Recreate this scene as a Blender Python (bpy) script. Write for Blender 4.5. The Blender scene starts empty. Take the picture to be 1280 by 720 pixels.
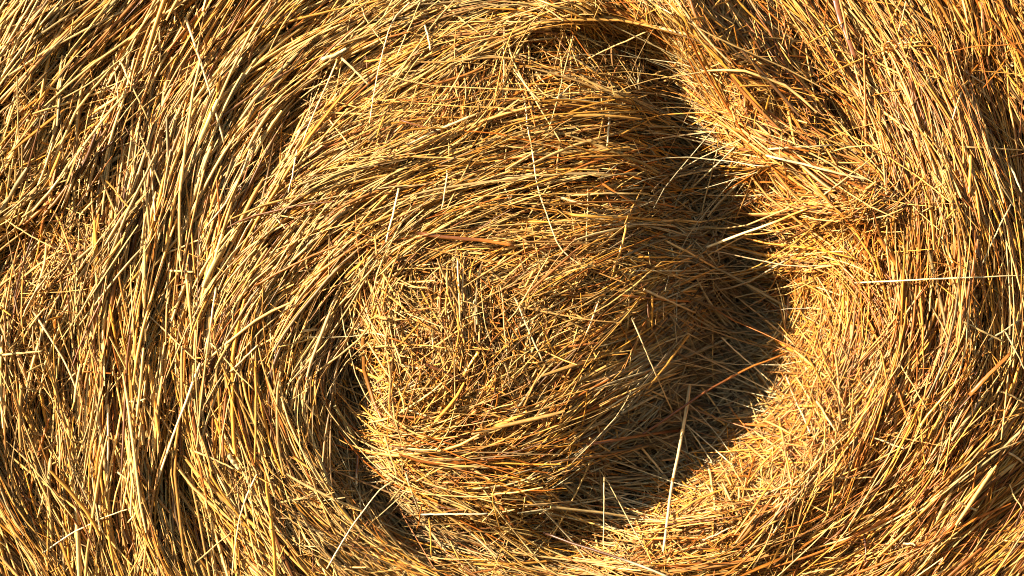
# Close-up of the coiled end of a round straw bale in low, warm sunlight.
# Working unit for measurements: millimetres on the bale's face (u to the right, v downwards), h = height towards the viewer.
import bpy, math
import numpy as np

rng = np.random.default_rng(11)
scene = bpy.context.scene
col = scene.collection
R = math.radians

CAM_D = 3000.0            # camera distance from the face plane, mm
CEN = (620.0, 430.0)      # centre of the bale's end
RAD = 870.0               # radius of the bale, mm
DEPTH = 1250.0
ZC = 0.94                 # world height of face point v = 360


def to_world(u, v, h):
    """Face point measured in the picture plane, moved along the line of sight to its own height h."""
    k = (CAM_D - h) / CAM_D
    return np.stack([(u - 640.0) * k / 1000.0, -h / 1000.0 + 0 * u, ZC + (360.0 - v) * k / 1000.0], -1)


# ------------------------------------------------------------------ fields over the face
U0, V0, U1, V1, ST = -320, -480, 1600, 1360, 6.0
gu = np.arange(U0, U1 + ST, ST)
gv = np.arange(V0, V1 + ST, ST)
GU, GV = np.meshgrid(gu, gv)


def sample(grid, u, v):
    x = np.clip((u - U0) / ST, 0, grid.shape[1] - 1.001)
    y = np.clip((v - V0) / ST, 0, grid.shape[0] - 1.001)
    i = x.astype(int); j = y.astype(int)
    fx = x - i; fy = y - j
    return ((grid[j, i] * (1 - fx) + grid[j, i + 1] * fx) * (1 - fy)
            + (grid[j + 1, i] * (1 - fx) + grid[j + 1, i + 1] * fx) * fy)


def noise(scale, seed):
    """Smooth value noise of the given feature size, about -1..1."""
    r = np.random.default_rng(seed)
    nx = int((U1 - U0) / scale) + 4; ny = int((V1 - V0) / scale) + 4
    g = r.uniform(-1, 1, (ny, nx))
    x = (GU - U0) / scale; y = (GV - V0) / scale
    i = x.astype(int); j = y.astype(int)
    fx = x - i; fy = y - j
    fx = fx * fx * (3 - 2 * fx); fy = fy * fy * (3 - 2 * fy)
    return ((g[j, i] * (1 - fx) + g[j, i + 1] * fx) * (1 - fy)
            + (g[j + 1, i] * (1 - fx) + g[j + 1, i + 1] * fx) * fy)


def smooth(x, a, b):
    t = np.clip((x - a) / (b - a), 0, 1)
    return t * t * (3 - 2 * t)


def line_dist(pts, u=None, v=None):
    """Distance to a polyline with radii; pts = (u, v, width, height); returns the blended ridge profile."""
    u = GU if u is None else u; v = GV if v is None else v
    best = np.full(u.shape, 1e9); prof = np.zeros(u.shape)
    out = np.zeros(u.shape)
    for a, b in zip(pts[:-1], pts[1:]):
        du, dv = b[0] - a[0], b[1] - a[1]
        t = np.clip(((u - a[0]) * du + (v - a[1]) * dv) / (du * du + dv * dv + 1e-9), 0, 1)
        d = np.hypot(u - a[0] - t * du, v - a[1] - t * dv)
        w = a[2] + t * (b[2] - a[2]); h = a[3] + t * (b[3] - a[3])
        g = np.exp(-(d / w) ** 2) * h
        out = np.where(np.abs(g) > np.abs(out), g, out)
    return out


# direction of lie: (u, v, degrees anticlockwise from right)
LIE = [
 (30,30,48),(130,30,50),(250,20,55),(330,30,46),(420,30,28),(500,25,20),(600,25,10),(690,25,-8),(740,15,-40),(790,15,-55),(850,20,-62),(900,40,-52),(950,30,-52),(1000,60,-58),(1080,60,-60),(1180,60,-62),(1250,60,-75),
 (30,110,52),(60,130,60),(110,100,60),(160,110,66),(220,100,62),(300,100,50),(380,100,40),(450,90,34),(510,70,30),(520,110,38),(560,110,45),(590,100,70),(650,80,-72),(640,60,20),(700,65,0),(780,75,-10),(820,85,-25),(860,90,-40),(930,75,-45),(1000,130,-50),(1060,120,-58),(1120,150,-65),(1200,120,-62),(1270,100,-60),
 (30,200,60),(100,190,72),(180,200,78),(250,170,66),(330,180,54),(400,170,38),(470,170,32),(540,150,25),(600,170,18),(680,160,10),(760,150,0),(820,150,-18),(870,160,-45),(900,150,-42),(940,150,-32),(1000,180,-22),(1060,190,-48),(1100,180,-62),(1160,180,-68),(1240,200,-66),
 (20,300,40),(60,260,60),(130,260,80),(200,260,80),(280,250,68),(325,230,58),(360,250,36),(420,250,30),(500,230,22),(580,220,18),(660,200,12),(700,250,8),(760,250,2),(820,260,-12),(860,220,-52),(900,220,-62),(935,220,-55),(970,190,-30),(990,240,-12),(1040,250,-8),(1100,260,45),(1150,250,-74),(1220,260,-78),
 (40,350,50),(60,400,72),(120,350,86),(200,350,82),(260,330,76),(310,330,56),(350,350,45),(400,320,38),(450,300,35),(500,285,25),(550,280,15),(640,270,8),(720,280,6),(800,290,0),(850,300,-20),(890,300,-60),(920,330,-75),(950,380,-82),(980,400,85),(870,370,30),(900,410,42),(1000,300,-20),(1050,330,-50),(1040,420,75),(1080,450,72),(1110,350,88),(1150,350,-86),(1220,350,-88),(1260,400,85),
 (50,450,-82),(120,450,88),(200,430,84),(280,430,84),(340,400,68),(370,450,72),(400,420,62),(430,390,72),(450,350,55),(480,400,-45),(540,400,-40),(572,370,-86),(580,430,-80),(560,470,60),(630,430,-65),(640,330,10),(700,370,12),(700,430,28),(760,420,28),(820,400,40),(860,450,38),(930,460,45),(985,450,70),
 (50,520,-80),(130,500,88),(200,500,86),(270,500,-86),(320,520,-85),(380,520,-82),(430,500,-72),(420,560,-66),(480,500,-72),(530,500,20),(560,520,20),(620,520,28),(680,500,42),(740,480,42),(800,500,38),(860,510,38),(920,510,34),(980,510,55),(1030,480,62),(1070,480,66),(1120,500,66),(1180,500,66),(1250,500,60),
 (30,600,-70),(90,580,-80),(140,580,88),(200,580,85),(260,580,-80),(300,570,-70),(350,580,-70),(400,600,-60),(440,600,-55),(470,600,-58),(520,570,-12),(580,560,15),(640,590,10),(700,560,40),(760,560,14),(820,580,10),(880,600,25),(950,580,40),(1000,570,45),(1060,560,56),(1120,580,56),(1180,560,64),(1240,590,46),
 (20,660,-50),(70,640,-62),(130,660,-86),(190,640,-80),(250,650,-62),(310,650,-65),(370,650,-55),(430,650,-44),(480,650,-45),(540,640,-15),(580,660,-22),(640,650,-15),(700,640,0),(760,640,-5),(820,650,15),(880,660,8),(940,640,28),(1000,630,44),(1060,620,48),(1120,630,50),(1180,620,56),(1250,640,46),
 (20,700,-46),(90,700,-70),(160,700,-80),(230,700,-62),(300,700,-65),(360,700,-56),(420,690,-36),(480,700,-28),(560,700,-22),(640,695,-10),(720,690,-8),(780,700,-8),(860,700,5),(940,690,15),(1000,690,30),(1080,690,36),(1150,690,45),(1230,690,45),
]
# the coils beyond the photographed part simply run round the centre
for rr in (760, 830, 900):
    for k in range(40):
        a = 2 * math.pi * k / 40
        u, v = CEN[0] + rr * math.cos(a), CEN[1] - rr * math.sin(a)
        if not (-20 < u < 1300 and -20 < v < 740):
            LIE.append((u, v, math.degrees(a) + 90))
c2 = np.zeros(GU.shape); s2 = np.zeros(GU.shape)
for u, v, a in LIE:
    w = 1.0 / ((GU - u) ** 2 + (GV - v) ** 2 + 38.0 ** 2) ** 2 * 1e6
    c2 += w * math.cos(R(2 * a)); s2 += w * math.sin(R(2 * a))
m = np.hypot(c2, s2) + 1e-12
c2 /= m; s2 /= m

# how tangled: (u, v, radius, amount 0..1)
tangle = np.full(GU.shape, 0.06)
for u, v, r, a in [(560,420,95,.95),(640,390,80,.8),(500,500,60,.7),(600,520,70,.55),(700,360,60,.45),(790,340,55,.55),(620,600,70,.4),
                   (1030,500,60,.6),(1000,590,70,.65),(930,600,60,.7),(1060,300,60,.55),(1100,260,40,.7),(1040,250,60,.5),(930,60,60,.5),(960,110,60,.55),(800,20,40,.4),
                   (60,170,70,.45),(30,240,60,.6),(90,330,50,.35),(20,360,60,.4),(60,440,60,.3),(570,100,50,.4),(640,80,45,.4),(490,150,45,.3),
                   (430,640,50,.35),(350,650,50,.3),(480,690,60,.35),(800,640,70,.45),(850,560,70,.3),(900,350,60,.3),(190,400,60,.15),(290,640,60,.3),
                   (1250,100,60,.35),(1100,350,50,.35),(1100,420,60,.3),(960,660,60,.4),(740,620,60,.4),(60,600,60,.25)]:
    tangle = np.maximum(tangle, a * np.exp(-((GU - u) ** 2 + (GV - v) ** 2) / r ** 2))

# relief of the face
H = np.zeros(GU.shape)
bul = np.hypot((GU - 600) / 360.0, (GV - 330) / 350.0)
H += 44 * (1 - smooth(bul, 0.3, 1.1))
core = np.hypot((GU - 600) / 150.0, (GV - 450) / 150.0)
H += 5 * (1 - smooth(core, 0.4, 1.1))
HOLLOW = [(785,45,40,-52),(838,95,48,-78),(870,170,58,-100),(893,250,66,-116),(930,330,78,-140),(938,400,86,-156),(908,480,82,-150),(864,545,74,-132),(815,600,62,-106),(750,640,46,-76),(690,660,26,-40)]
WU = GU + 20 * noise(64, 41) + 9 * noise(26, 42); WV = GV + 20 * noise(64, 43) + 9 * noise(26, 44)   # ragged, torn edges
hol = line_dist(HOLLOW, WU, WV)
H += 1.08 * hol
CREVICE = [(455,352,18,-26),(430,400,34,-62),(420,480,30,-78),(440,560,30,-78),(484,620,28,-68),(535,664,26,-58),(600,692,30,-50),(670,700,28,-46),(740,700,26,-40)]
cre = line_dist(CREVICE, WU, WV)
H += cre
bank = line_dist([(860,10,50,34),(960,90,70,40),(1060,200,75,46),(1110,300,75,50),(1100,420,80,50),(1060,520,75,44),(1000,600,65,38),(940,660,60,26),(860,700,50,20)])
H += bank
flap = line_dist([(930,165,34,34),(985,215,42,52),(1060,265,46,46),(1095,270,36,26)])
H += flap
over = line_dist([(690,5,34,40),(760,5,42,62),(850,15,46,60),(920,70,40,40)])
H += over
H += 34 * smooth(GU, 1040, 1330)
H += line_dist([(1160,80,70,30),(1215,250,85,54),(1215,420,85,54),(1190,560,90,44),(1150,680,90,28)])
H += line_dist([(960,190,30,20),(930,140,34,26)])
for pts in [
    [(150,55,11,-24),(118,110,13,-42),(95,165,11,-36)], [(-20,315,34,-90),(35,310,24,-70)],
    [(345,60,10,-8),(372,150,11,-26),(318,250,10,-20),(295,330,10,-16),(288,420,9,-10)],
    [(215,300,10,-10),(180,390,12,-14),(205,480,10,-10)], [(152,480,9,-40),(152,535,9,-40)],
    [(215,610,22,-34),(262,665,26,-40),(300,715,22,-20)], [(1175,20,30,-22),(1230,90,34,-34),(1290,180,34,-40)],
    [(1285,560,20,-26),(1275,610,24,-28),(1225,690,20,-18)], [(700,45,20,-18),(770,60,24,-32),(830,70,24,-30)],
    [(950,284,20,-70),(1000,291,21,-80),(1062,297,16,-56)], [(948,240,16,-60),(1004,236,12,-40)], [(1000,210,12,-22),(960,235,14,-30)], [(980,370,22,-40),(1010,385,18,-28)],
    [(600,232,12,-12),(640,225,12,-10)], [(500,205,9,-14),(545,208,9,-12)], [(1180,350,16,-18),(1175,440,18,-20)],
    [(1130,600,24,-16),(1060,680,24,-14)], [(90,420,14,-14),(70,520,14,-16)], [(1090,60,12,-16),(1110,130,14,-16)], [(460,100,14,-14),(400,150,12,-14)],
    [(190,20,12,-18),(172,70,12,-18)], [(195,110,10,-22),(185,140,10,-22)], [(235,250,9,-14),(228,330,9,-14)], [(545,25,14,-14),(610,35,12,-16)],
    [(30,700,16,-14),(60,680,14,-10)], [(820,440,16,-16),(770,450,16,-14)],
]:
    H += line_dist(pts)
for pts in [[(180,200,40,5),(165,300,40,6),(150,420,36,5)], [(60,30,30,10),(30,120,30,10)], [(270,440,26,7),(280,540,26,7),(330,600,26,7)],
            [(1190,260,30,18),(1200,380,30,18),(1160,500,30,14)], [(1180,600,24,6),(1210,540,22,8)], [(340,300,20,10),(310,400,20,10)]]:
    H += line_dist(pts)
H += 4 * noise(60, 1) + 4 * noise(26, 2) + 4 * noise(210, 3)
# the rim of the bale rounds off, outside the photographed part
rr_ = np.hypot(GU - CEN[0], GV - CEN[1])
H -= 150 * smooth(rr_, RAD - 90, RAD + 20) ** 2
wob = 2 * noise(90, 5) + 3 * noise(34, 6)        # wandering of the lie, degrees
warm = smooth(GU + 120 * noise(160, 7), 480, 1080)  # the right side of the bale is tinted a deeper gold
warm = np.clip(np.maximum(warm, 0.75 * np.exp(-((GU - 620) ** 2 + (GV - 560) ** 2) / 170 ** 2)), 0, 1)

grey = np.clip(1.0 * smooth(-line_dist([(a - 34, b - 4, c, d) for a, b, c, d in HOLLOW], WU, WV), 40, 90) * (1 - smooth(GU, 950, 1000)) + .5 * smooth(-cre, 25, 60) + .25 * smooth(noise(120, 21), .2, .8) * (GU < 700) + .25 * smooth(noise(90, 22), .3, .8) * (GU > 1130), 0, .85)  # olive-grey of the shade tinted into hollow and crevice straws, plus random patches

pits = np.zeros(GU.shape)                          # small voids where few straws lie
for u, v, r in [(18,313,30),(960,286,30),(1010,291,30),(1060,297,22),(960,240,26),(1000,237,18),(1020,380,26),(152,508,18),(95,160,22),(118,115,20),(800,50,44),(760,55,28),
                (430,470,40),(440,560,40),(500,640,40),(560,680,36),(1240,110,34),(1270,580,30),(265,670,30),(372,150,18),(318,250,16),(20,385,24),(620,232,14)]:
    pits = np.maximum(pits, np.exp(-((GU - u) ** 2 + (GV - v) ** 2) / r ** 2))


def lie(u, v):
    return 0.5 * np.arctan2(sample(s2, u, v), sample(c2, u, v)) + np.radians(sample(wob, u, v))


# ------------------------------------------------------------------ meshes
def tube_arrays(P, ra, rb, roll, M):
    """P: n x K x 3 centre lines; ra, rb: n x K half widths; returns verts and quads."""
    n, K, _ = P.shape
    T = np.empty_like(P)
    T[:, 1:-1] = P[:, 2:] - P[:, :-2]; T[:, 0] = P[:, 1] - P[:, 0]; T[:, -1] = P[:, -1] - P[:, -2]
    T /= np.linalg.norm(T, axis=2, keepdims=True) + 1e-12
    up = np.zeros_like(T); up[..., 1] = -1.0
    B = np.cross(T, up); lb = np.linalg.norm(B, axis=2, keepdims=True)
    alt = np.zeros_like(T); alt[..., 0] = 1.0
    B = np.where(lb < 1e-3, np.cross(T, alt), B); B /= np.linalg.norm(B, axis=2, keepdims=True) + 1e-12
    N = np.cross(B, T)
    c = np.cos(roll)[:, None, None]; s = np.sin(roll)[:, None, None]
    B, N = B * c + N * s, N * c - B * s
    ph = np.arange(M) * 2 * math.pi / M
    V = (P[:, :, None, :] + B[:, :, None, :] * (np.cos(ph)[None, None, :, None] * ra[:, :, None, None])
         + N[:, :, None, :] * (np.sin(ph)[None, None, :, None] * rb[:, :, None, None]))
    V = V.reshape(-1, 3)
    base = (np.arange(n) * K * M)[:, None, None]
    k = (np.arange(K - 1) * M)[None, :, None]
    i = np.arange(M)[None, None, :]; j = (i + 1) % M
    F = np.stack([base + k + i, base + k + j, base + k + M + j, base + k + M + i], -1).reshape(-1, 4)
    return V, F


def new_mesh_object(name, V, F, C, mat, parent=None, smoothed=True):
    me = bpy.data.meshes.new(name)
    me.vertices.add(len(V)); me.vertices.foreach_set('co', V.astype(np.float32).ravel())
    nf, w = F.shape
    me.loops.add(nf * w); me.loops.foreach_set('vertex_index', F.astype(np.int32).ravel())
    me.polygons.add(nf)
    me.polygons.foreach_set('loop_start', (np.arange(nf) * w).astype(np.int32))
    me.polygons.foreach_set('use_smooth', np.full(nf, smoothed))
    if C is not None:
        at = me.attributes.new('straw_colour', 'FLOAT_COLOR', 'POINT')
        c4 = np.ones((len(V), 4), np.float32); c4[:, :3] = C
        at.data.foreach_set('color', c4.ravel())
    me.update(calc_edges=True); me.validate()
    me.materials.append(mat)
    o = bpy.data.objects.new(name, me); col.objects.link(o)
    if parent is not None:
        o.parent = parent; o.matrix_parent_inverse = parent.matrix_world.inverted()
    return o


def straw_material(name, rough, spec):
    mt = bpy.data.materials.new(name); mt.use_nodes = True
    nt = mt.node_tree; N = nt.nodes; L = nt.links
    b = N['Principled BSDF']
    at = N.new('ShaderNodeAttribute'); at.attribute_name = 'straw_colour'
    tc = N.new('ShaderNodeTexCoord')
    n1 = N.new('ShaderNodeTexNoise'); n1.inputs['Scale'].default_value = 160; n1.inputs['Detail'].default_value = 3
    L.new(tc.outputs['Object'], n1.inputs['Vector'])
    mr = N.new('ShaderNodeMapRange'); mr.inputs['From Min'].default_value = .3; mr.inputs['From Max'].default_value = .7
    mr.inputs['To Min'].default_value = .72; mr.inputs['To Max'].default_value = 1.12
    L.new(n1.outputs['Fac'], mr.inputs['Value'])
    mx = N.new('ShaderNodeMix'); mx.data_type = 'RGBA'; mx.blend_type = 'MULTIPLY'; mx.inputs['Factor'].default_value = 1
    L.new(at.outputs['Color'], mx.inputs['A']); L.new(mr.outputs['Result'], mx.inputs['B'])
    L.new(mx.outputs['Result'], b.inputs['Base Color'])
    b.inputs['Roughness'].default_value = rough
    b.inputs['Specular IOR Level'].default_value = spec
    return mt


MAT = straw_material('straw', 0.42, 0.25)
MAT_SOLO = straw_material('loose_straw', 0.36, 0.5)

PALE, GOLD, AMBER, BROWN, OLIVE = [np.array(c) for c in ((.48, .305, .096), (.43, .192, .025), (.30, .088, .010), (.095, .032, .006), (.24, .165, .070))]
PAL = np.stack([PALE, GOLD, AMBER, BROWN, OLIVE])


def pick_colours(u, v, bundle_shift):
    w = sample(warm, u, v)
    n = len(u)
    P = np.stack([.41 - .23 * w, .33 + .03 * w, .09 + .21 * w, .12 + .02 * w, .07 - .03 * w], -1)
    cum = np.cumsum(P / P.sum(1, keepdims=True), 1)
    idx = (rng.random(n)[:, None] > cum).sum(1).clip(0, 4)
    c = PAL[idx]
    idx2 = (rng.random(n)[:, None] > cum).sum(1).clip(0, 4)
    t = rng.uniform(0, .6, n)[:, None]
    c = c * (1 - t) + PAL[idx2] * t
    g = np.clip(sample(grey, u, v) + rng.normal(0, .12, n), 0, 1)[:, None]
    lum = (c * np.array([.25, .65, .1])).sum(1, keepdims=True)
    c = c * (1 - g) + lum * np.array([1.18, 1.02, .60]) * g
    return c * np.clip(1 + bundle_shift + rng.normal(0, .10, n), .5, 1.25)[:, None]


def trace(u, v, ang_off, length, bend, K=7):
    """Follow the lie from the middle of each straw both ways."""
    n = len(u); half = (K - 1) // 2
    U = np.zeros((n, K)); Vv = np.zeros((n, K)); U[:, half] = u; Vv[:, half] = v
    st = length / (K - 1)
    a0 = lie(u, v) + ang_off
    for sgn in (1, -1):
        pu, pv, pa = u.copy(), v.copy(), a0.copy()
        for k in range(1, half + 1):
            pu = pu + sgn * np.cos(pa) * st; pv = pv - sgn * np.sin(pa) * st
            U[:, half + sgn * k] = pu; Vv[:, half + sgn * k] = pv
            na = lie(pu, pv) + ang_off
            d = (na - pa + math.pi / 2) % math.pi - math.pi / 2
            pa = pa + np.clip(d, -.22, .22) * .8 + bend * sgn
    return U, Vv


def build_batch(u, v, ang_off, length, bend, h_mid, tilt, rad, flat, colour, stiff, K=7):
    U, Vv = trace(u, v, ang_off, length, bend, K)
    t = np.linspace(-1, 1, K)[None, :]
    Hs = sample(H, U, Vv)
    line = Hs[:, :1] * (1 - t) / 2 + Hs[:, -1:] * (1 + t) / 2
    lift = (Hs - line).max(1, keepdims=True)
    Hc = Hs * (1 - stiff[:, None]) + (line + .85 * lift) * stiff[:, None]
    # no straw climbs steeper than it would really lie
    hh = Hc + h_mid[:, None] + tilt[:, None] * t
    P = to_world(U, Vv, hh)
    end = 1 - .35 * np.abs(t) ** 6
    r = rad[:, None] / 1000 * end
    return P, r, r * flat[:, None], colour


# ------------------------------------------------------------------ gather the straws of the bale
batches = []


def inside(u, v, margin=170):
    return ((u > -margin) & (u < 1280 + margin) & (v > -margin) & (v < 720 + margin)
            & (np.hypot(u - CEN[0], v - CEN[1]) < RAD - 10))


def width_field(u):
    return 1.38 - .42 * smooth(u, 260, 480) + .08 * smooth(u, 900, 1050)


def add_bundles(n_b, per, h_mu, h_sd, len_mu, extra):
    bu = rng.uniform(-170, 1450, n_b); bv = rng.uniform(-170, 890, n_b)
    k = inside(bu, bv) & (rng.random(n_b) > np.maximum(.62 * smooth(-sample(hol, bu, bv), 25, 75), .75 * sample(pits, bu, bv))); bu, bv = bu[k], bv[k]
    nb = len(bu)
    bt = sample(tangle, bu, bv)
    ba = rng.normal(0, 1, nb) * np.radians(5 + 34 * bt)
    bh = rng.normal(h_mu, h_sd, nb)
    bc = rng.normal(0, .15, nb)
    cnt = rng.integers(int(per * .5), int(per * 1.5), nb)
    ix = np.repeat(np.arange(nb), cnt); n = len(ix)
    a = lie(bu, bv)[ix]
    al = rng.normal(0, 42, n) * (1 - .5 * bt[ix]); pe = rng.normal(0, 7.5, n)
    u = bu[ix] + al * np.cos(a) - pe * np.sin(a) * -1; v = bv[ix] - al * np.sin(a) + pe * np.cos(a)
    T = sample(tangle, u, v)
    ang = ba[ix] + rng.normal(0, 1, n) * np.radians(4 + extra + 26 * T)
    ln = np.clip(rng.lognormal(math.log(len_mu), .42, n), 22, 260) * (1 - .42 * T)
    rad = np.clip(rng.lognormal(math.log(.92), .40, n), .48, 2.8) * width_field(u)
    rad = rad * (1 - .22 * smooth(-sample(hol, u, v), 20, 70))
    flat = np.where(rng.random(n) < .28, rng.uniform(.25, .5, n), rng.uniform(.75, 1, n))
    wide = rng.random(n) < .022
    rad = np.where(wide, rng.uniform(1.9, 3.1, n), rad); flat = np.where(wide, .16, flat)
    hm = bh[ix] * (1 + .6 * T) * (1 - .5 * smooth(-sample(hol, u, v), 20, 70)) - (pe / 7.5) ** 2 * 2.0 + rng.normal(0, 4.2, n)
    tilt = rng.normal(0, 5.5, n) + 5 * rng.normal(0, 1, n) * T
    batches.append((u, v, ang, ln, rng.normal(0, .02, n) + rng.normal(0, .07, n) * (rng.random(n) < .1 + T), hm, tilt, rad, flat,
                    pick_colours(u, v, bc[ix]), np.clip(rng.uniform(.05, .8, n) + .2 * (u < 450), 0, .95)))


def add_strays(n, len_mu, spread, h_lo, h_hi, r_mu, keep=None):
    u = rng.uniform(-150, 1430, n); v = rng.uniform(-150, 870, n)
    k = inside(u, v)
    if keep is not None:
        k &= rng.random(n) < keep(u, v)
    u, v = u[k], v[k]; n = len(u)
    T = sample(tangle, u, v)
    ang = rng.normal(0, 1, n) * np.radians(spread) * (1 + T)
    ln = np.clip(rng.lognormal(math.log(len_mu), .4, n), 7, 230)
    rad = np.clip(rng.lognormal(math.log(r_mu), .28, n), .45, 2.0)
    flat = np.where(rng.random(n) < .25, .35, rng.uniform(.75, 1, n))
    batches.append((u, v, ang, ln, rng.normal(0, .05, n), rng.uniform(h_lo, h_hi, n), rng.normal(0, 5, n), rad, flat,
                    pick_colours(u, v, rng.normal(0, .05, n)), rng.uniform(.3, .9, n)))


add_bundles(1000, 16, -29, 6, 130, 0)       # packed layer underneath
add_bundles(1900, 16, -10, 12, 130, 1)        # main layer
add_bundles(1600, 12, 9, 9, 125, 2.5)           # top wisps
add_strays(3800, 70, 26, 4, 17, .8)        # single straws across the lie
add_strays(2600, 60, 60, 6, 22, .7, lambda u, v: .12 + sample(tangle, u, v) * 1.1)
add_strays(19000, 17, 50, -10, 13, .66, lambda u, v: (.2 + sample(tangle, u, v) * .9) * (1 - .75 * smooth(-sample(hol, u, v), 30, 80)))  # chaff and broken bits

add_strays(2300, 80, 24, 6, 34, .8, lambda u, v: smooth(-sample(hol, u, v), 25, 80) * .9)           # straws bridging the hollow
add_strays(2600, 62, 34, 6, 26, .9, lambda u, v: smooth(-sample(cre, u, v), 20, 60) * .8)           # and the crevice


def add_tuft(u0, v0, n, spread, a0, a1, len_mu, rise, base=4):
    """Straws bursting from one place, their outer ends standing off the face."""
    a = np.radians(rng.uniform(a0, a1, n)); ln = np.clip(rng.lognormal(math.log(len_mu), .35, n), 12, 170)
    su = u0 + rng.normal(0, spread, n); sv = v0 + rng.normal(0, spread, n)
    u = su + .5 * ln * np.cos(a); v = sv - .5 * ln * np.sin(a)
    ang = a - lie(u, v)
    up = np.abs(rng.normal(0, rise, n))
    batches.append((u, v, ang, ln, rng.normal(0, .05, n), base + up * .6 + rng.uniform(-4, 4, n), up * .6,
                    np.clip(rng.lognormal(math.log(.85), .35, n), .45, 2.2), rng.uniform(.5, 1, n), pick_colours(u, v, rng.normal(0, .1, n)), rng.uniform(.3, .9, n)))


for t_ in [(1095,262,380,24,120,260,56,10),(1100,270,160,24,-80,110,36,7),(1060,285,160,26,170,215,90,14),(975,215,140,20,150,215,60,12),
           (590,85,90,14,-100,-60,50,10),(575,95,120,20,215,290,38,10),(640,70,90,16,-110,-60,55,10),(930,70,240,36,180,330,48,14),(965,110,160,30,150,300,45,12),
           (780,15,200,44,-120,-45,58,14),(720,10,120,34,-70,-25,70,12),(1030,490,260,44,20,250,42,12),(1010,560,240,44,100,260,44,12),(930,610,300,40,60,230,46,12),
           (985,470,260,40,120,240,74,20),(960,545,220,40,110,230,66,18),(905,610,200,40,90,210,60,16),(1005,360,180,34,130,250,70,18),(930,220,200,40,160,260,74,16),(980,500,160,34,110,230,60,16),(1000,400,150,26,90,260,46,16),(990,330,120,24,120,280,50,14),(860,660,200,44,0,180,44,10),(800,660,160,40,20,200,40,10),
           (60,170,170,36,20,200,40,12),(30,250,130,30,0,180,46,12),(60,330,120,26,20,200,48,12),(60,440,120,30,60,280,36,10),(295,575,70,12,-80,20,44,10),
           (460,345,130,16,-110,-20,46,12),(475,430,150,26,-90,60,44,12),(573,330,120,14,-105,-75,60,12),(575,400,140,20,-110,-70,50,12),(560,470,180,44,0,360,44,12),
           (640,400,200,54,0,360,46,12),(520,500,140,36,0,360,42,12),(700,360,120,40,0,360,44,12),(800,340,120,36,-160,30,46,12),(640,600,150,44,0,360,38,10),
           (430,650,120,36,-60,60,40,10),(350,640,90,30,-90,30,40,10),(480,200,60,24,20,80,40,10),(490,150,60,20,200,260,36,10),(1120,60,60,20,0,360,30,10),
           (200,415,60,20,-30,60,26,8),(1250,60,90,30,200,330,40,12),(1170,330,60,26,0,360,36,10),(1100,420,100,34,60,300,40,10),(960,680,110,34,20,180,44,10)]:
    add_tuft(*t_)
cat_ = [np.concatenate([b[i] for b in batches]) for i in range(11)]
P, RA, RB, COLS = build_batch(*cat_)
um, vm = cat_[0], cat_[1]
N_STRAW = len(um)
print('straws', N_STRAW)

# which part of the bale a straw belongs to
sc_hol = sample(hol, um, vm); sc_bank = sample(bank, um, vm); sc_flap = sample(flap, um, vm); sc_over = sample(over, um, vm)
in_core = np.hypot((um - 605) / 165, (vm - 455) / 140) < 1
in_roll = (np.hypot((um - 610) / 330, (vm - 380) / 345) < 1)
part_id = np.where(um < 640, 0, 1)
part_id = np.where(in_roll & (um < 900), 2, part_id)
part_id = np.where((um > 560) & (um < 1010) & (vm < 120) & (sc_over > 18), 5, part_id)
part_id = np.where(in_core, 3, part_id)
part_id = np.where((sc_hol < -34) & (sc_flap < 20) & (sc_over < 18), 4, part_id)
part_id = np.where((sc_flap > 20) & (um > 915), 6, part_id)
PART_NAMES = [
    ('outer_layer', 'thick pale yellow straws of the outer coil, lying nearly upright on the left'),
    ('straw_bank', 'deep golden straws of the right side, sloping down into the shaded hollow'),
    ('inner_roll', 'fine combed straws curving over the top of the inner roll'),
    ('tangled_core', 'crossed and broken straws jumbled at the middle of the coil'),
    ('hollow', 'shaded greyish straws lining the crescent hollow right of the middle'),
    ('overhang', 'ragged golden fringe hanging over the top of the hollow'),
    ('folded_flap', 'bent over tuft of straw jutting into the hollow from the right'),
]

bale = bpy.data.objects.new('straw_bale', None); col.objects.link(bale)
bale.location = ((CEN[0] - 640) / 1000, DEPTH / 2000, ZC + (360 - CEN[1] - RAD) / 1000)
bale.empty_display_size = .2
bale['label'] = 'round golden straw bale seen end on, its coils winding round a shaded hollow'
bale['category'] = 'straw bale'
bpy.context.view_layer.update()

M = 5
K = P.shape[1]
for i, (nm, lb) in enumerate(PART_NAMES):
    s = np.where(part_id == i)[0]
    if not len(s):
        continue
    V, F = tube_arrays(P[s], RA[s], RB[s], rng.uniform(0, math.pi, len(s)), M)
    along = np.clip(1 + rng.normal(0, .13, (len(s), K)), .6, 1.25)
    C = (COLS[s][:, None, :] * along[:, :, None])
    C = np.repeat(C[:, :, None, :], M, 2).reshape(-1, 3)
    o = new_mesh_object(nm, V, F, C, MAT, bale)
    o['kind'] = 'stuff'; o['label'] = lb

# packed body behind the straws: face sheet, rounded rim, round side and back
nr, na = 110, 240
rads = np.concatenate([np.linspace(0.001, RAD - 12, nr)])
A = np.arange(na) * 2 * math.pi / na
ru = CEN[0] + rads[:, None] * np.cos(A); rv = CEN[1] - rads[:, None] * np.sin(A)
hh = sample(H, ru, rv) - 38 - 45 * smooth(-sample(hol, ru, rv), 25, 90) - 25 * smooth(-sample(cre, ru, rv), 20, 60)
rings = [to_world(ru[k], rv[k], hh[k]) for k in range(nr)]
rim = rings[-1]
for y, f in ((.22, 1.0), (.5, 1.005), (.9, 1.0), (DEPTH / 1000 - .05, .995), (DEPTH / 1000, .94), (DEPTH / 1000 + .01, .5), (DEPTH / 1000 + .01, .001)):
    q = np.stack([(CEN[0] - 640 + RAD * f * np.cos(A)) / 1000, np.full(na, y), ZC + (360 - CEN[1] + RAD * f * np.sin(A)) / 1000], -1)
    rings.append(q)
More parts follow.
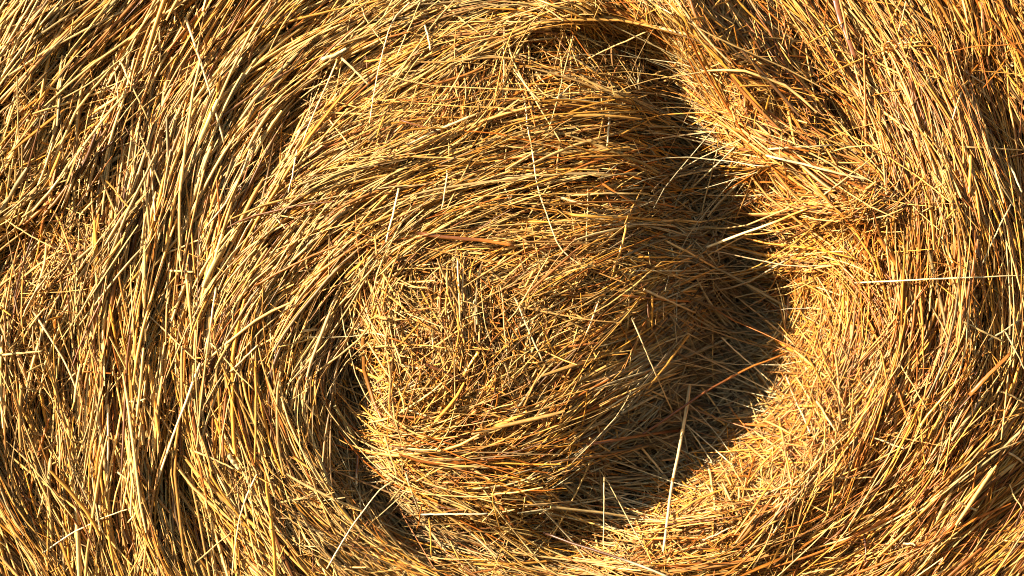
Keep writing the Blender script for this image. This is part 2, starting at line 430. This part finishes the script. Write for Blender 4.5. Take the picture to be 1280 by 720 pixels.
V = np.concatenate(rings)
k = np.arange(len(rings) - 1)[:, None] * na; i = np.arange(na)[None]; j = (i + 1) % na
F = np.stack([k + i, k + na + i, k + na + j, k + j], -1).reshape(-1, 4)
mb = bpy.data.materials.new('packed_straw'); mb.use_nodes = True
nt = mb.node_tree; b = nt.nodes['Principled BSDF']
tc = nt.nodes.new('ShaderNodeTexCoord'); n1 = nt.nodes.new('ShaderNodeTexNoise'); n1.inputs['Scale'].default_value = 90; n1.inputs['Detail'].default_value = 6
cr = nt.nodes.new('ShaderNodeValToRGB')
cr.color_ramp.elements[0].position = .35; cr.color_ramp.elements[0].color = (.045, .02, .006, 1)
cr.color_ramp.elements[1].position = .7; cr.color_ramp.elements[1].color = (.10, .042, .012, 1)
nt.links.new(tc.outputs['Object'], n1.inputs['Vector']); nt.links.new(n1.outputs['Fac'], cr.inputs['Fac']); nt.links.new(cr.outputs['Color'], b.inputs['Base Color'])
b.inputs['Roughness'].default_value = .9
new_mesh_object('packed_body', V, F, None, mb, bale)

# straws wound round the curved side (outside the photographed part)
n = 9000
a = rng.uniform(0, 2 * math.pi, n); y = rng.uniform(.0, DEPTH / 1000, n); ln = rng.uniform(.05, .2, n); tw = rng.normal(0, .18, n)
t = np.linspace(-.5, .5, 5)[None]
rad_ = (RAD / 1000 + rng.uniform(-.004, .012, n) - .10 * np.clip(1 - y / .16, 0, 1) ** 2)[:, None]
aa = a[:, None] + t * (ln * np.cos(tw))[:, None] / rad_
Pw = np.stack([(CEN[0] - 640) / 1000 + rad_ * np.cos(aa), y[:, None] + t * (ln * np.sin(tw))[:, None], ZC + (360 - CEN[1]) / 1000 + rad_ * np.sin(aa)], -1)
rw = np.repeat(rng.uniform(.001, .0024, n)[:, None], 5, 1)
V, F = tube_arrays(Pw, rw, rw * .7, rng.uniform(0, 3, n), 4)
cw = pick_colours(rng.uniform(0, 1280, n), rng.uniform(0, 720, n), rng.normal(0, .05, n))
o = new_mesh_object('wound_side', V, F, np.repeat(cw, 20, 0), MAT, bale)
o['kind'] = 'stuff'

# ------------------------------------------------------------------ single straws
COL = {'white': (.55, .41, .20), 'pale': (.48, .315, .115), 'gold': (.42, .205, .034), 'amber': (.30, .10, .014), 'brown': (.11, .045, .013),
       'dark': (.07, .03, .014), 'olive': (.23, .19, .085), 'grey': (.28, .24, .16), 'rust': (.115, .036, .008)}


def centre_line(pts, lift, n=15):
    p = np.array(pts, float)
    seg = np.r_[0, np.cumsum(np.hypot(*np.diff(p, axis=0).T))]
    tt = np.linspace(0, seg[-1], n)
    u = np.interp(tt, seg, p[:, 0]); v = np.interp(tt, seg, p[:, 1])
    if len(p) > 2:            # ease the corners a little
        for _ in range(2):
            u[1:-1] = .25 * u[:-2] + .5 * u[1:-1] + .25 * u[2:]; v[1:-1] = .25 * v[:-2] + .5 * v[1:-1] + .25 * v[2:]
    hs = sample(H, u, v)
    x = tt / seg[-1]
    # a stiff stalk rests on the high points under it
    line = hs[0] * (1 - x) + hs[-1] * x
    need = hs - line
    bow = np.zeros(n)
    top = need.max()
    hgt = line + np.maximum(top, 0) * (1 - (2 * x - 1) ** 2) * .9 + np.maximum(need - np.maximum(top, 0) * (1 - (2 * x - 1) ** 2) * .9, 0) * .8
    return to_world(u, v, hgt + lift)


def solo_mesh(name, pts, r, colour, lift, flat=.8, parent=None, taper=.75, colour_end=None, mottled=False, seed=0):
    n = 15
    Pc = centre_line(pts, lift, n)
    q = np.random.default_rng(int(abs(pts[0][0]) * 31 + abs(pts[0][1]) * 7 + seed))
    Pc[:, 1] += np.cumsum(q.normal(0, .0004, n)) ; Pc[:, 0] += np.cumsum(q.normal(0, .0003, n)); Pc[:, 2] += np.cumsum(q.normal(0, .0003, n))
    t = np.linspace(0, 1, n)
    rr = r / 1000 * (1 - (1 - taper) * t)
    rr = rr * (1 + q.normal(0, .05, n))
    Mq = 8
    V, F = tube_arrays(Pc[None], rr[None], rr[None] * flat, np.array([q.uniform(-.4, .4)]), Mq)
    # close both cut ends with a slightly sunken disc
    c = np.array(COL[colour]); C = np.repeat(c[None], n, 0)
    if colour_end:
        w = smooth(t, .55, .75)[:, None]; C = C * (1 - w) + np.array(COL[colour_end]) * w
    C = C * np.clip(1 + q.normal(0, .06, (n, 1)), .8, 1.15)
    C = np.repeat(C[:, None], Mq, 1) * np.clip(1 + q.normal(0, .13 if flat > .45 else .28, (1, Mq, 1)), .5, 1.3)
    if mottled:
        C = C * np.where(q.random((n, Mq, 1)) < .16, .5, 1)
    C = C.reshape(-1, 3)
    caps = []
    for e, row in ((0, 0), (1, (n - 1) * Mq)):
        cen = Pc[0] if e == 0 else Pc[-1]
        V = np.vstack([V, cen[None]]); C = np.vstack([C, c[None] * .6])
        ci = len(V) - 1
        for i in range(Mq):
            a_, b_ = row + i, row + (i + 1) % Mq
            caps.append([a_, b_, ci, ci])
    # caps as quads folded onto the centre are degenerate, so add a second ring instead
    V = V[:-2]; C = C[:-2]
    rows = []
    for row, cen in ((0, Pc[0]), ((n - 1) * Mq, Pc[-1])):
        ring = V[row:row + Mq] * .25 + cen * .75
        s = len(V); V = np.vstack([V, ring]); C = np.vstack([C, np.repeat(c[None] * .55, Mq, 0)])
        for i in range(Mq):
            rows.append([row + i, row + (i + 1) % Mq, s + (i + 1) % Mq, s + i])
        rows.append([s, s + 1, s + 2, s + 3]); rows.append([s, s + 3, s + 4, s + 7]); rows.append([s + 4, s + 5, s + 6, s + 7])
    F = np.vstack([F, np.array(rows)])
    return new_mesh_object(name, V, F, C, MAT_SOLO, parent), Pc, rr


def loose(name, label, cat, pts, r, colour, lift=13, group='loose straws lying on the bale', **kw):
    o, Pc, rr = solo_mesh(name, pts, r, colour, lift, **kw)
    # put the origin at the straw's middle
    mid = Pc[len(Pc) // 2]
    co = np.empty(len(o.data.vertices) * 3, np.float32); o.data.vertices.foreach_get('co', co)
    o.data.vertices.foreach_set('co', (co.reshape(-1, 3) - mid.astype(np.float32)).ravel())
    o.location = mid
    o['label'] = label; o['category'] = cat
    if group:
        o['group'] = group
    bpy.context.view_layer.update()
    return o, Pc, rr


def add_node(parent, Pc, rr, at, colour):
    """A swollen joint on a stalk, its own small mesh."""
    k = max(1, min(len(Pc) - 2, int(round(at * (len(Pc) - 1)))))
    d = Pc[k + 1] - Pc[k - 1]; d /= np.linalg.norm(d)
    n = 7; t = np.linspace(-1, 1, n)
    L = rr[k] * 1.6
    Pn = Pc[k][None] + d[None] * (t * L)[:, None]
    r = rr[k] * (1.02 + .32 * np.sqrt(np.clip(1 - t * t, 0, 1)))
    V, F = tube_arrays(Pn[None], r[None], r[None], np.zeros(1), 10)
    V = V - np.array(parent.location)[None]
    C = np.repeat(np.array(COL[colour])[None], len(V), 0)
    o = new_mesh_object('stem_joint', V, F, C, MAT_SOLO)
    o.parent = parent
    return o


# things lying loose on the face: (label, name, points, radius mm, colour, options)
LOOSE = [
 ('tall pale straw crossing steeply over the others near the upper left corner', 'straw', [(232,21),(250,72),(266,122),(281,180)], 1.9, 'white', {}),
 ('thick tan stalk lying among like straws in the upper left corner, bent low down', 'straw', [(10,95),(36,78),(62,62),(112,36),(160,12)], 1.9, 'pale', {}),
 ('thin upright straw beside the dark slit in the upper left corner', 'straw', [(141,70),(146,98),(150,130)], 1.1, 'pale', {}),
 ('forked tan straw slanting down right from the dark slit in the upper left corner', 'straw', [(150,76),(168,112),(186,150)], 1.5, 'pale', {}),
 ('kinked straw bridging the dark slit in the upper left corner', 'straw', [(78,124),(100,113),(126,95),(152,74),(170,60)], 1.2, 'pale', {}),
 ('long yellow straw arching out of the top edge above the inner roll', 'straw', [(318,36),(352,29),(395,17),(430,9),(480,-2)], 1.7, 'gold', {}),
 ('broad white leaf blade lying in the upper left of the inner roll', 'dry_leaf', [(402,75),(416,69),(433,59)], 3.0, 'white', dict(flat=.25, taper=.6)),
 ('fine straw with a kink at its top, dangling under the top edge left of middle', 'straw', [(451,5),(454,20),(466,38),(480,59)], 1.0, 'pale', {}),
 ('long thin kinked straw standing across the top left of the inner roll', 'straw', [(512,3),(490,24),(480,64),(470,110),(464,153)], 1.1, 'white', {}),
 ('thin straw leaning left beneath the top edge, right of the long kinked one', 'straw', [(525,3),(510,36),(495,70)], 1.0, 'pale', {}),
 ('short white splinter of straw near the top, left of the little swirl', 'straw', [(531,31),(535,46),(538,63)], 1.6, 'white', {}),
 ('long tapering straw running down left from the broad white leaf blade', 'straw', [(421,74),(398,125),(377,180)], 1.5, 'pale', {}),
 ('yellow straw slanting down right across the left shoulder of the inner roll', 'straw', [(404,140),(420,160),(437,182)], 1.4, 'gold', {}),
 ('pale thick stalk lying under the little swirl, its white cut end at lower left', 'straw_stalk', [(509,181),(540,165),(575,150),(640,126)], 2.0, 'white', dict(colour_end='gold')),
 ('dark brown twig beside the pale stalk below the little swirl', 'twig', [(500,150),(525,158),(552,166)], 1.5, 'rust', {}),
 ('fine upright straw crossing the little swirl at the top', 'straw', [(630,34),(629,85),(628,140)], .9, 'pale', {}),
 ('upper of two level straws lying right of the little swirl', 'straw', [(628,82),(665,82),(703,83)], .9, 'gold', {}),
 ('lower of two level straws lying right of the little swirl', 'straw', [(618,104),(655,104),(692,103)], .9, 'gold', {}),
 ('long thin straw slanting down right across the top of the inner roll', 'straw', [(640,84),(667,122),(703,181)], 1.2, 'pale', {}),
 ('thin straw leaning left over the top right of the inner roll', 'straw', [(717,42),(702,100),(685,166)], .9, 'pale', {}),
 ('long dull straw rising right into the shade under the overhanging fringe', 'straw', [(810,39),(774,55),(735,73)], 1.2, 'pale', {}),
 ('fine curved straw arching over the upper hollow', 'straw', [(835,96),(841,84),(850,75),(860,67),(872,62)], 1.0, 'gold', {}),
 ('curled golden straw hooked under the overhanging fringe', 'straw', [(877,87),(880,68),(889,52),(902,45)], 1.1, 'gold', {}),
 ('thin upright straw hanging across the upper end of the hollow', 'straw', [(857,22),(860,52),(863,86)], 1.0, 'gold', {}),
 ('pale straw slanting over the lit rim at the upper left of the hollow', 'straw', [(797,130),(814,154),(832,181)], 1.2, 'pale', {}),
 ('short thick pale straw on the sunlit top of the inner roll', 'straw', [(694,125),(706,115),(719,105)], 1.4, 'white', {}),
 ('golden straw rising right at the shaded right edge of the inner roll', 'straw', [(774,168),(806,152),(841,137)], 1.2, 'gold', {}),
 ('thick gold straw poking left out of the fringe at the top edge', 'straw', [(668,-2),(702,11),(737,26)], 1.7, 'gold', {}),
 ('dark red brown leaf strip tucked between straws near the top right', 'dry_leaf', [(1043,-4),(1052,28),(1062,50),(1071,72)], 4.5, 'rust', dict(flat=.3, lift=8)),
 ('golden straw slanting up right beside the red brown leaf strip', 'straw', [(1011,54),(1033,41),(1056,26)], 1.2, 'gold', {}),
 ('long straw slanting down right from the straw knot at the upper right', 'straw', [(1135,55),(1161,83),(1190,111)], 1.3, 'gold', {}),
 ('thin straw standing up from the straw knot at the upper right', 'straw', [(1132,2),(1128,24),(1123,46)], 1.1, 'pale', {}),
 ('thin brown straw running level to the right edge near the top right corner', 'straw', [(1178,67),(1228,58),(1284,53)], .9, 'amber', {}),
 ('flat golden straw lying against the lie in the upper right', 'straw', [(1210,101),(1198,113),(1187,124)], 1.8, 'gold', dict(flat=.35)),
 ('white straw leaning left near the upper right, below a flat golden one', 'straw', [(1201,116),(1195,133),(1189,151)], 1.2, 'white', {}),
 ('long pale straw slanting down from the top edge near the right corner', 'straw', [(1191,4),(1210,34),(1229,66)], 1.7, 'gold', {}),
 ('thick long stalk leaning over the dark hole at the left edge', 'straw_stalk', [(-4,314),(22,285),(45,260),(70,232),(91,199)], 2.2, 'pale', {}),
 ('bent golden straw curving down right beside the dark hole at the left edge', 'straw', [(67,263),(79,285),(88,310),(96,346)], 1.7, 'gold', {}),
 ('thin straw slanting down right above the dark hole at the left edge', 'straw', [(4,272),(35,292),(68,311)], 1.2, 'pale', {}),
 ('level white straw spanning the dark hole at the left edge', 'straw', [(-4,316),(14,317),(33,319)], 1.0, 'white', {}),
 ('slanting yellow straw laid against the upright straws of the left side', 'straw', [(132,225),(148,243),(165,263)], 1.5, 'gold', {}),
 ('curved thin straw bowing right among the upright straws of the left side', 'straw', [(190,256),(200,272),(205,288),(206,298)], 1.1, 'amber', {}),
 ('short flat blade lying level between the left side and the inner roll', 'dry_leaf', [(211,338),(226,336),(243,338)], 1.9, 'pale', dict(flat=.3)),
 ('white straw standing steeply on the left shoulder of the inner roll', 'straw', [(371,187),(366,214),(360,241)], 1.3, 'white', {}),
 ('short white straw crossing the lie low on the left shoulder of the inner roll', 'straw', [(342,269),(351,278),(359,287)], 1.2, 'white', {}),
 ('pair-like double white straw standing across the middle of the inner roll', 'straw', [(499,235),(490,270),(481,304)], 1.7, 'white', dict(flat=.5)),
 ('thin white straw standing on the middle of the inner roll', 'straw', [(559,213),(556,237),(551,262)], 1.2, 'white', {}),
 ('wide reddish brown leaf lying level above the tangled middle', 'dry_leaf', [(521,292),(552,296),(582,299),(612,302),(642,307)], 3.0, 'rust', dict(flat=.35, colour_end='amber')),
 ('very long fine straw running down right over the centre of the inner roll', 'straw', [(664,178),(672,237),(687,275),(702,314),(735,336)], 1.1, 'white', {}),
 ('short stubby white straw lying level on the right of the inner roll', 'straw', [(700,247),(714,251),(728,255)], 2.0, 'white', {}),
 ('thick olive gold stalk lying level on the right of the inner roll', 'straw_stalk', [(709,267),(745,271),(790,272),(833,274)], 2.2, 'gold', {}),
 ('thick white broken stalk jutting left from the folded tuft across the hollow', 'straw_stalk', [(884,309),(925,293),(962,279),(1010,259)], 2.1, 'white', dict(lift=20, colour_end='gold')),
 ('thinner straw just above the thick white broken stalk in the hollow', 'straw', [(861,280),(900,275),(941,271)], 1.2, 'pale', dict(lift=16)),
 ('thin straw below the thick white broken stalk, slanting alike', 'straw', [(885,319),(925,298),(962,278)], 1.0, 'pale', dict(lift=17)),
 ('dark thin stem lying level from the inner roll into the hollow', 'twig', [(788,295),(850,296),(912,294)], 1.2, 'dark', {}),
 ('golden straw leaning left at the right of the tangled middle', 'straw', [(783,281),(774,316),(763,352)], 1.8, 'gold', {}),
 ('long white straw lying across the top of the folded tuft', 'straw', [(958,195),(1005,206),(1048,217),(1086,227)], 1.8, 'white', dict(lift=16)),
 ('pale straw rising right across the root of the folded tuft', 'straw', [(1030,243),(1062,217),(1094,191)], 1.2, 'pale', dict(lift=16)),
 ('tan straw reaching in from the right edge above the upright golden straws', 'straw', [(1199,183),(1240,185),(1286,188)], 1.5, 'pale', {}),
 ('stout upright golden stalk with a cut top on the right side', 'straw_stalk', [(1213,194),(1212,218),(1211,242)], 2.4, 'gold', {}),
 ('very long white straw running level out of the right edge', 'straw', [(1068,353),(1120,351),(1175,349),(1230,347),(1288,345)], 1.3, 'white', dict(lift=17)),
 ('folded pale leaf with a dark crease below the folded tuft', 'dry_leaf', [(1098,296),(1108,315),(1121,339)], 3.4, 'amber', dict(flat=.4)),
 ('pale straw leaning right near the right edge, above the level white straw', 'straw', [(1264,255),(1246,292),(1228,331)], 1.2, 'white', {}),
 ('long straw slanting down right under the folded tuft', 'straw', [(992,280),(1030,311),(1071,351)], 1.5, 'gold', {}),
 ('long thin straw slanting down right to the top of the bent pale stalk', 'straw', [(179,387),(214,420),(249,453)], 1.2, 'pale', {}),
 ('long bent pale stalk standing in the left side, pointed at its foot', 'straw_stalk', [(250,453),(234,496),(217,542),(193,614)], 2.1, 'white', {}),
 ('white straw standing just above the bent pale stalk on the left side', 'straw', [(270,360),(262,403),(253,446)], 1.6, 'white', {}),
 ('thin straw slanting down right from the white upright straw on the left', 'straw', [(257,422),(287,453),(319,486)], 1.2, 'pale', {}),
 ('bright yellow upright stalk standing left of the dark crevice', 'straw_stalk', [(319,458),(319,500),(318,576)], 2.0, 'gold', {}),
 ('short white straw lying almost level over the dark slit on the lower left side', 'straw', [(160,502),(169,501),(180,498)], 1.4, 'white', {}),
 ('short split pale straw lying level above the dark crevice', 'straw', [(378,414),(392,413),(406,413)], 2.3, 'white', dict(flat=.5)),
 ('thick olive stub with a pale cut end poking from the dark crevice', 'straw_stalk', [(418,508),(428,524),(438,540),(447,558)], 2.7, 'olive', dict(lift=22)),
 ('straight pale straw slanting down right at the left of the tangled middle', 'straw', [(460,427),(478,456),(496,485)], 1.6, 'pale', {}),
 ('dark brown flat stem lying in the tangled middle', 'twig', [(530,455),(553,464),(577,476)], 2.2, 'rust', {}),
 ('bent golden blade standing in the tangled middle', 'dry_leaf', [(598,440),(588,454),(579,468)], 2.2, 'gold', dict(flat=.4)),
 ('long white straw slanting across the edge of the hollow’s shade', 'straw', [(790,397),(815,457),(841,518)], 1.2, 'white', dict(lift=20)),
 ('tall golden straw leaning right inside the shaded hollow', 'straw', [(861,419),(836,453),(811,487)], 1.7, 'gold', dict(lift=22)),
 ('straight upright straw standing in the shade of the hollow', 'straw', [(891,407),(891,443),(891,481)], 1.1, 'pale', dict(lift=24)),
 ('sunlit pale straw slanting down right in the dark right part of the hollow', 'straw', [(902,422),(931,449),(960,475)], 1.2, 'white', dict(lift=44)),
 ('long dark brown stem curving up right through the hollow', 'twig', [(800,545),(850,511),(890,485),(935,461),(987,443)], 1.9, 'rust', dict(lift=24, colour_end='amber')),
 ('tall spotted white stalk with joints standing in front of the hollow', 'straw_stalk', [(862,482),(855,530),(838,610),(827,690)], 2.5, 'white', dict(lift=26, mottled=True, joints=[(.55, 'amber'), (.28, 'pale')])),
 ('flat golden leaf lying below the tangled middle', 'dry_leaf', [(618,533),(637,524),(657,514)], 3.0, 'gold', dict(flat=.35)),
 ('long straw slanting down right in the golden bank, among slanting stalks', 'straw', [(1122,450),(1141,480),(1158,512)], 1.2, 'pale', {}),
 ('wide orange brown leaf blade slanting up right near the right edge', 'dry_leaf', [(1212,494),(1237,468),(1263,443)], 3.2, 'amber', dict(flat=.35)),
 ('straight gold stalk slanting up right, left of the orange brown leaf blade', 'straw_stalk', [(1150,533),(1173,505),(1198,475)], 2.1, 'gold', {}),
 ('pale straw slanting steeply down to the right edge, right of the orange brown blade', 'straw', [(1255,412),(1268,437),(1282,464)], 1.2, 'white', {}),
 ('thin white arched straw curving over the lower left corner', 'straw', [(54,692),(85,671),(125,650),(152,639),(184,633)], 1.2, 'white', {}),
 ('golden straw slanting down right below the bent pale stalk', 'straw', [(241,563),(268,575),(296,588)], 1.5, 'pale', {}),
 ('short pale straw slanting up right low in the dull patch at the bottom left', 'straw', [(244,704),(267,685),(291,667)], 1.4, 'pale', {}),
 ('long white straw bowing down to the bottom edge left of the crevice', 'straw', [(321,593),(310,615),(301,645),(291,724)], 1.3, 'white', {}),
 ('thick pale stump of straw lying right of the bent pale stalk', 'straw_stalk', [(286,568),(292,577),(300,588)], 3.6, 'white', {}),
 ('rusty stub with a white lower half upright in the dark crevice', 'straw_stalk', [(448,566),(447,585),(446,609)], 2.4, 'rust', dict(lift=26, colour_end='white')),
 ('long white straw rising right across the foot of the dark crevice', 'straw', [(408,711),(440,660),(478,607),(492,603)], 1.2, 'white', dict(lift=16)),
 ('pale grey stalk lying level below the tangled middle', 'straw_stalk', [(526,643),(566,643),(609,642)], 1.6, 'grey', {}),
 ('short upright gold straw under the pale grey level stalk', 'straw', [(537,647),(537,668),(537,693)], 1.4, 'gold', {}),
 ('thin curved straw bowing left below the tangled middle', 'straw', [(620,604),(615,621),(619,640),(627,661)], 1.0, 'gold', {}),
 ('thick cream stalk lying almost level in the bottom of the hollow', 'straw_stalk', [(688,634),(725,638),(765,643),(801,648)], 2.1, 'pale', dict(lift=20)),
 ('long dark brown stem at the bottom edge, turning grey at its right end', 'twig', [(680,666),(720,680),(752,690),(795,704),(840,722)], 2.0, 'dark', dict(lift=18, colour_end='grey')),
 ('tall golden stalk rising right behind the spotted white stalk', 'straw_stalk', [(806,669),(835,650),(865,628),(917,606)], 1.9, 'gold', dict(lift=18)),
 ('thin upright white straw left of the spotted white stalk', 'straw', [(755,596),(755,640),(754,688)], 1.0, 'white', dict(lift=24)),
 ('short pale straw slanting down right at the upper edge of the lower hollow', 'straw', [(737,548),(757,560),(778,573)], 1.3, 'pale', dict(lift=18)),
 ('straw dropping steeply from the end of the cream stalk to the bottom edge', 'straw', [(794,649),(804,677),(816,707)], 1.4, 'gold', {}),
 ('white straw lying nearly level right of the foot of the spotted stalk', 'straw', [(877,675),(897,668),(918,659)], 1.2, 'white', {}),
 ('reddish brown leaf lying level at the edge of the lower hollow', 'dry_leaf', [(733,556),(790,546),(825,541),(857,536)], 2.4, 'rust', dict(flat=.4, lift=17)),
 ('white straw lying across the golden bank at the lower right', 'straw', [(1075,541),(1103,550),(1133,560)], 1.5, 'white', {}),
 ('golden stalk leaning on the golden bank right of the hollow’s foot', 'straw_stalk', [(974,523),(984,568),(993,613)], 1.9, 'gold', {}),
 ('long white straw leaning right at the bottom of the golden bank', 'straw', [(992,622),(967,667),(941,714)], 1.3, 'white', {}),
 ('pale straw lying level in the middle of the golden bank', 'straw', [(1044,597),(1068,595),(1093,594)], 1.2, 'pale', {}),
 ('short brown upright straw low in the golden bank', 'straw', [(1081,668),(1081,686),(1081,705)], 1.5, 'rust', {}),
 ('short flat cream straw lying at the shaded lower right', 'straw', [(1196,626),(1208,632),(1222,638)], 2.0, 'pale', dict(flat=.5)),
 ('tiny white piece of straw lying level at the lower right', 'straw', [(1129,679),(1137,680),(1146,681)], 1.6, 'white', {}),
 ('pale straw rising right to the right edge over the dark lower right patch', 'straw', [(1236,567),(1260,557),(1284,547)], 1.5, 'pale', {}),
 ('thin bent straw in the dark lower right patch at the right edge', 'straw', [(1262,605),(1267,620),(1276,637)], 1.1, 'pale', {}),
]
CATS = {'straw': 'straw', 'straw_stalk': 'straw stalk', 'dry_leaf': 'dry leaf', 'twig': 'dry stem'}
for lab, nm, pts, r, c, op in LOOSE:
    op = dict(op); joints = op.pop('joints', None)
    op['lift'] = op.get('lift', 12) + 15
    if 'flat' not in op:
        op['flat'] = .85
    o, Pc, rr = loose(nm, lab, CATS[nm], pts, r * .86, c, **op)
    if joints:
        for at, jc in joints:
            add_node(o, Pc, rr, at, jc)

# the straw tied in a knot: a long tail, a lump of wound loops and two short ends
kn = bpy.data.objects.new('straw_knot', None); col.objects.link(kn)
kh = float(sample(H, np.array([1112.]), np.array([58.]))[0]) + 18
kc = to_world(np.array([1112.]), np.array([58.]), np.array([kh]))[0]
kn.location = kc; kn.empty_display_size = .02
kn['label'] = 'straw tied in a small dark knot with a long tail, at the upper right'; kn['category'] = 'straw knot'
bpy.context.view_layer.update()
solo_mesh('tail', [(1020,104),(1040,90),(1060,79),(1085,67),(1108,60)], 1.2, 'gold', 16, parent=kn)
solo_mesh('end', [(1116,56),(1136,52),(1155,50)], 1.3, 'pale', 16, parent=kn)
solo_mesh('end', [(1117,58),(1140,58),(1167,58)], 1.2, 'gold', 15, parent=kn)
th = np.linspace(0, 2 * math.pi * 3.2, 70)
loop = np.stack([kc[0] + .0075 * np.cos(th) * (1 + .25 * np.sin(2.3 * th)), kc[1] - .004 + .0055 * np.sin(1.37 * th + .4), kc[2] + .0048 * np.sin(th) * (1 + .3 * np.cos(1.7 * th))], -1)
V, F = tube_arrays(loop[None], np.full((1, 70), .0013), np.full((1, 70), .0009), np.zeros(1), 6)
new_mesh_object('knot_loops', V, F, np.repeat(np.array(COL['amber'])[None], len(V), 0), MAT_SOLO, kn)

# longer straws half sunk in the bale: parts of the bale, each a mesh of its own
SUNK = [
 [(201,5),(199,40),(198,76)],[(217,-2),(219,30)],[(427,72),(445,88),(463,105)],[(545,-2),(580,27),(615,55)],[(455,77),(498,74)],
 [(810,-1),(825,8),(841,17)],[(754,40),(772,24),(789,9)],[(762,140),(760,160),(757,182)],[(655,120),(659,148),(663,177)],[(1120,-1),(1150,19),(1180,39)],
 [(1205,88),(1220,98),(1236,110)],[(205,318),(229,308),(253,297)],[(447,205),(474,209),(501,212)],[(495,214),(514,206),(533,199)],[(318,357),(358,335),(394,318),(430,303)],
 [(627,225),(634,241),(641,258)],[(708,244),(760,241),(811,242)],[(902,240),(921,243),(941,247)],[(859,251),(868,272),(876,293)],[(830,300),(866,319),(901,338)],
 [(920,224),(962,225)],[(640,290),(671,311),(703,333)],[(750,227),(778,245),(806,263)],[(958,187),(1000,185),(1041,182)],[(1169,215),(1166,248),(1163,281)],
 [(1070,333),(1088,340),(1106,347)],[(1258,203),(1268,220),(1277,241)],[(1011,318),(1008,338),(1006,359)],[(1021,317),(1022,359)],[(287,465),(303,449),(321,432)],
 [(92,463),(126,466),(161,470)],[(40,388),(66,426),(84,458),(96,492)],[(0,444),(52,440)],[(212,377),(221,392),(230,409)],[(134,505),(135,560),(135,616)],
 [(424,405),(452,413),(481,422)],[(428,474),(434,484),(441,494)],[(482,455),(498,446),(515,437)],[(485,422),(498,426),(513,430)],[(495,455),(512,458),(531,461)],
 [(455,510),(500,489),(546,470)],[(454,541),(461,527),(468,512)],[(500,512),(528,519),(556,527)],[(380,502),(396,520),(413,539)],[(477,362),(491,373),(506,386)],
 [(805,492),(820,483),(837,474)],[(768,368),(815,372),(863,376)],[(805,362),(837,376),(870,390)],[(786,372),(786,413)],[(815,370),(815,416)],
 [(642,370),(658,408),(676,451)],[(640,415),(672,395),(706,374)],[(869,507),(887,519),(906,533)],[(875,481),(888,499),(903,521)],[(880,396),(875,419)],
 [(755,358),(743,388),(730,418)],[(1202,401),(1228,414),(1256,428)],[(1167,536),(1177,515),(1189,494)],[(981,467),(996,502),(1013,541)],[(1021,502),(1033,520),(1046,540)],
 [(1147,515),(1152,545),(1157,593)],[(1252,490),(1281,503)],[(960,451),(974,446),(988,441)],[(1235,425),(1257,411),(1281,397)],[(192,613),(176,632),(160,653)],
 [(60,650),(61,722)],[(147,590),(161,601),(176,613)],[(-2,640),(25,678),(49,713)],[(366,570),(391,590),(418,613)],[(349,629),(373,625),(398,621)],
 [(527,632),(524,648),(521,666)],[(507,590),(515,614),(524,641)],[(480,540),(488,565),(498,593)],[(520,602),(538,592),(558,582)],[(802,560),(819,579),(838,601)],
 [(738,578),(722,612),(704,645),(685,676)],[(770,538),(770,560)],[(886,587),(891,612),(895,638)],[(856,610),(872,592),(891,571)],[(942,655),(958,631),(976,608)],
 [(1000,718),(1025,714),(1053,711)],[(1250,675),(1282,676)],[(1260,565),(1281,578)],[(572,322),(574,360),(576,402)],[(566,340),(571,380),(574,425)],[(580,325),(578,365),(574,410)],
]
SC = ['pale', 'gold', 'white', 'pale', 'gold', 'pale', 'amber', 'white']
for k_, pts in enumerate(SUNK):
    uu, vv = pts[0]
    solo_mesh('straw', pts, (1.15 + .5 * ((k_ * 7) % 5) / 4), SC[k_ % 8], 18 + 4 * (k_ % 3), parent=bale, flat=.8)


# ------------------------------------------------------------------ light, sky, camera
to_sun = np.array([-.78, -.52, .31]); to_sun /= np.linalg.norm(to_sun)
el = math.asin(to_sun[2]); rot = math.atan2(to_sun[0], to_sun[1])
w = bpy.data.worlds.new('World'); scene.world = w; w.use_nodes = True
sky = w.node_tree.nodes.new('ShaderNodeTexSky'); sky.sky_type = 'NISHITA'; sky.sun_disc = False
sky.sun_elevation = el; sky.sun_rotation = rot
bg = w.node_tree.nodes['Background']; bg.inputs['Strength'].default_value = .05
w.node_tree.links.new(sky.outputs['Color'], bg.inputs['Color'])
ld = bpy.data.lights.new('sun', 'SUN'); ld.energy = 5.0; ld.angle = R(.5); ld.color = (1, .88, .68)
lo = bpy.data.objects.new('sun', ld); col.objects.link(lo)
from mathutils import Vector
lo.rotation_euler = Vector(to_sun).to_track_quat('Z', 'Y').to_euler()
lo.location = (-2, -2, 3)

cd = bpy.data.cameras.new('camera'); cam = bpy.data.objects.new('camera', cd); col.objects.link(cam)
cam.location = (0, -CAM_D / 1000, ZC); cam.rotation_euler = (R(90), 0, 0)
cd.sensor_width = 36; cd.lens = 36 * (CAM_D / 1000) / 1.28; cd.clip_end = 200; cd.clip_start = .05
scene.camera = cam
scene.view_settings.view_transform = 'Standard'; scene.view_settings.look = 'None'
scene.view_settings.exposure = 2.15; scene.view_settings.gamma = 1
scene.cycles.filter_width = 1.0; scene.cycles.max_bounces = 8; scene.cycles.diffuse_bounces = 2
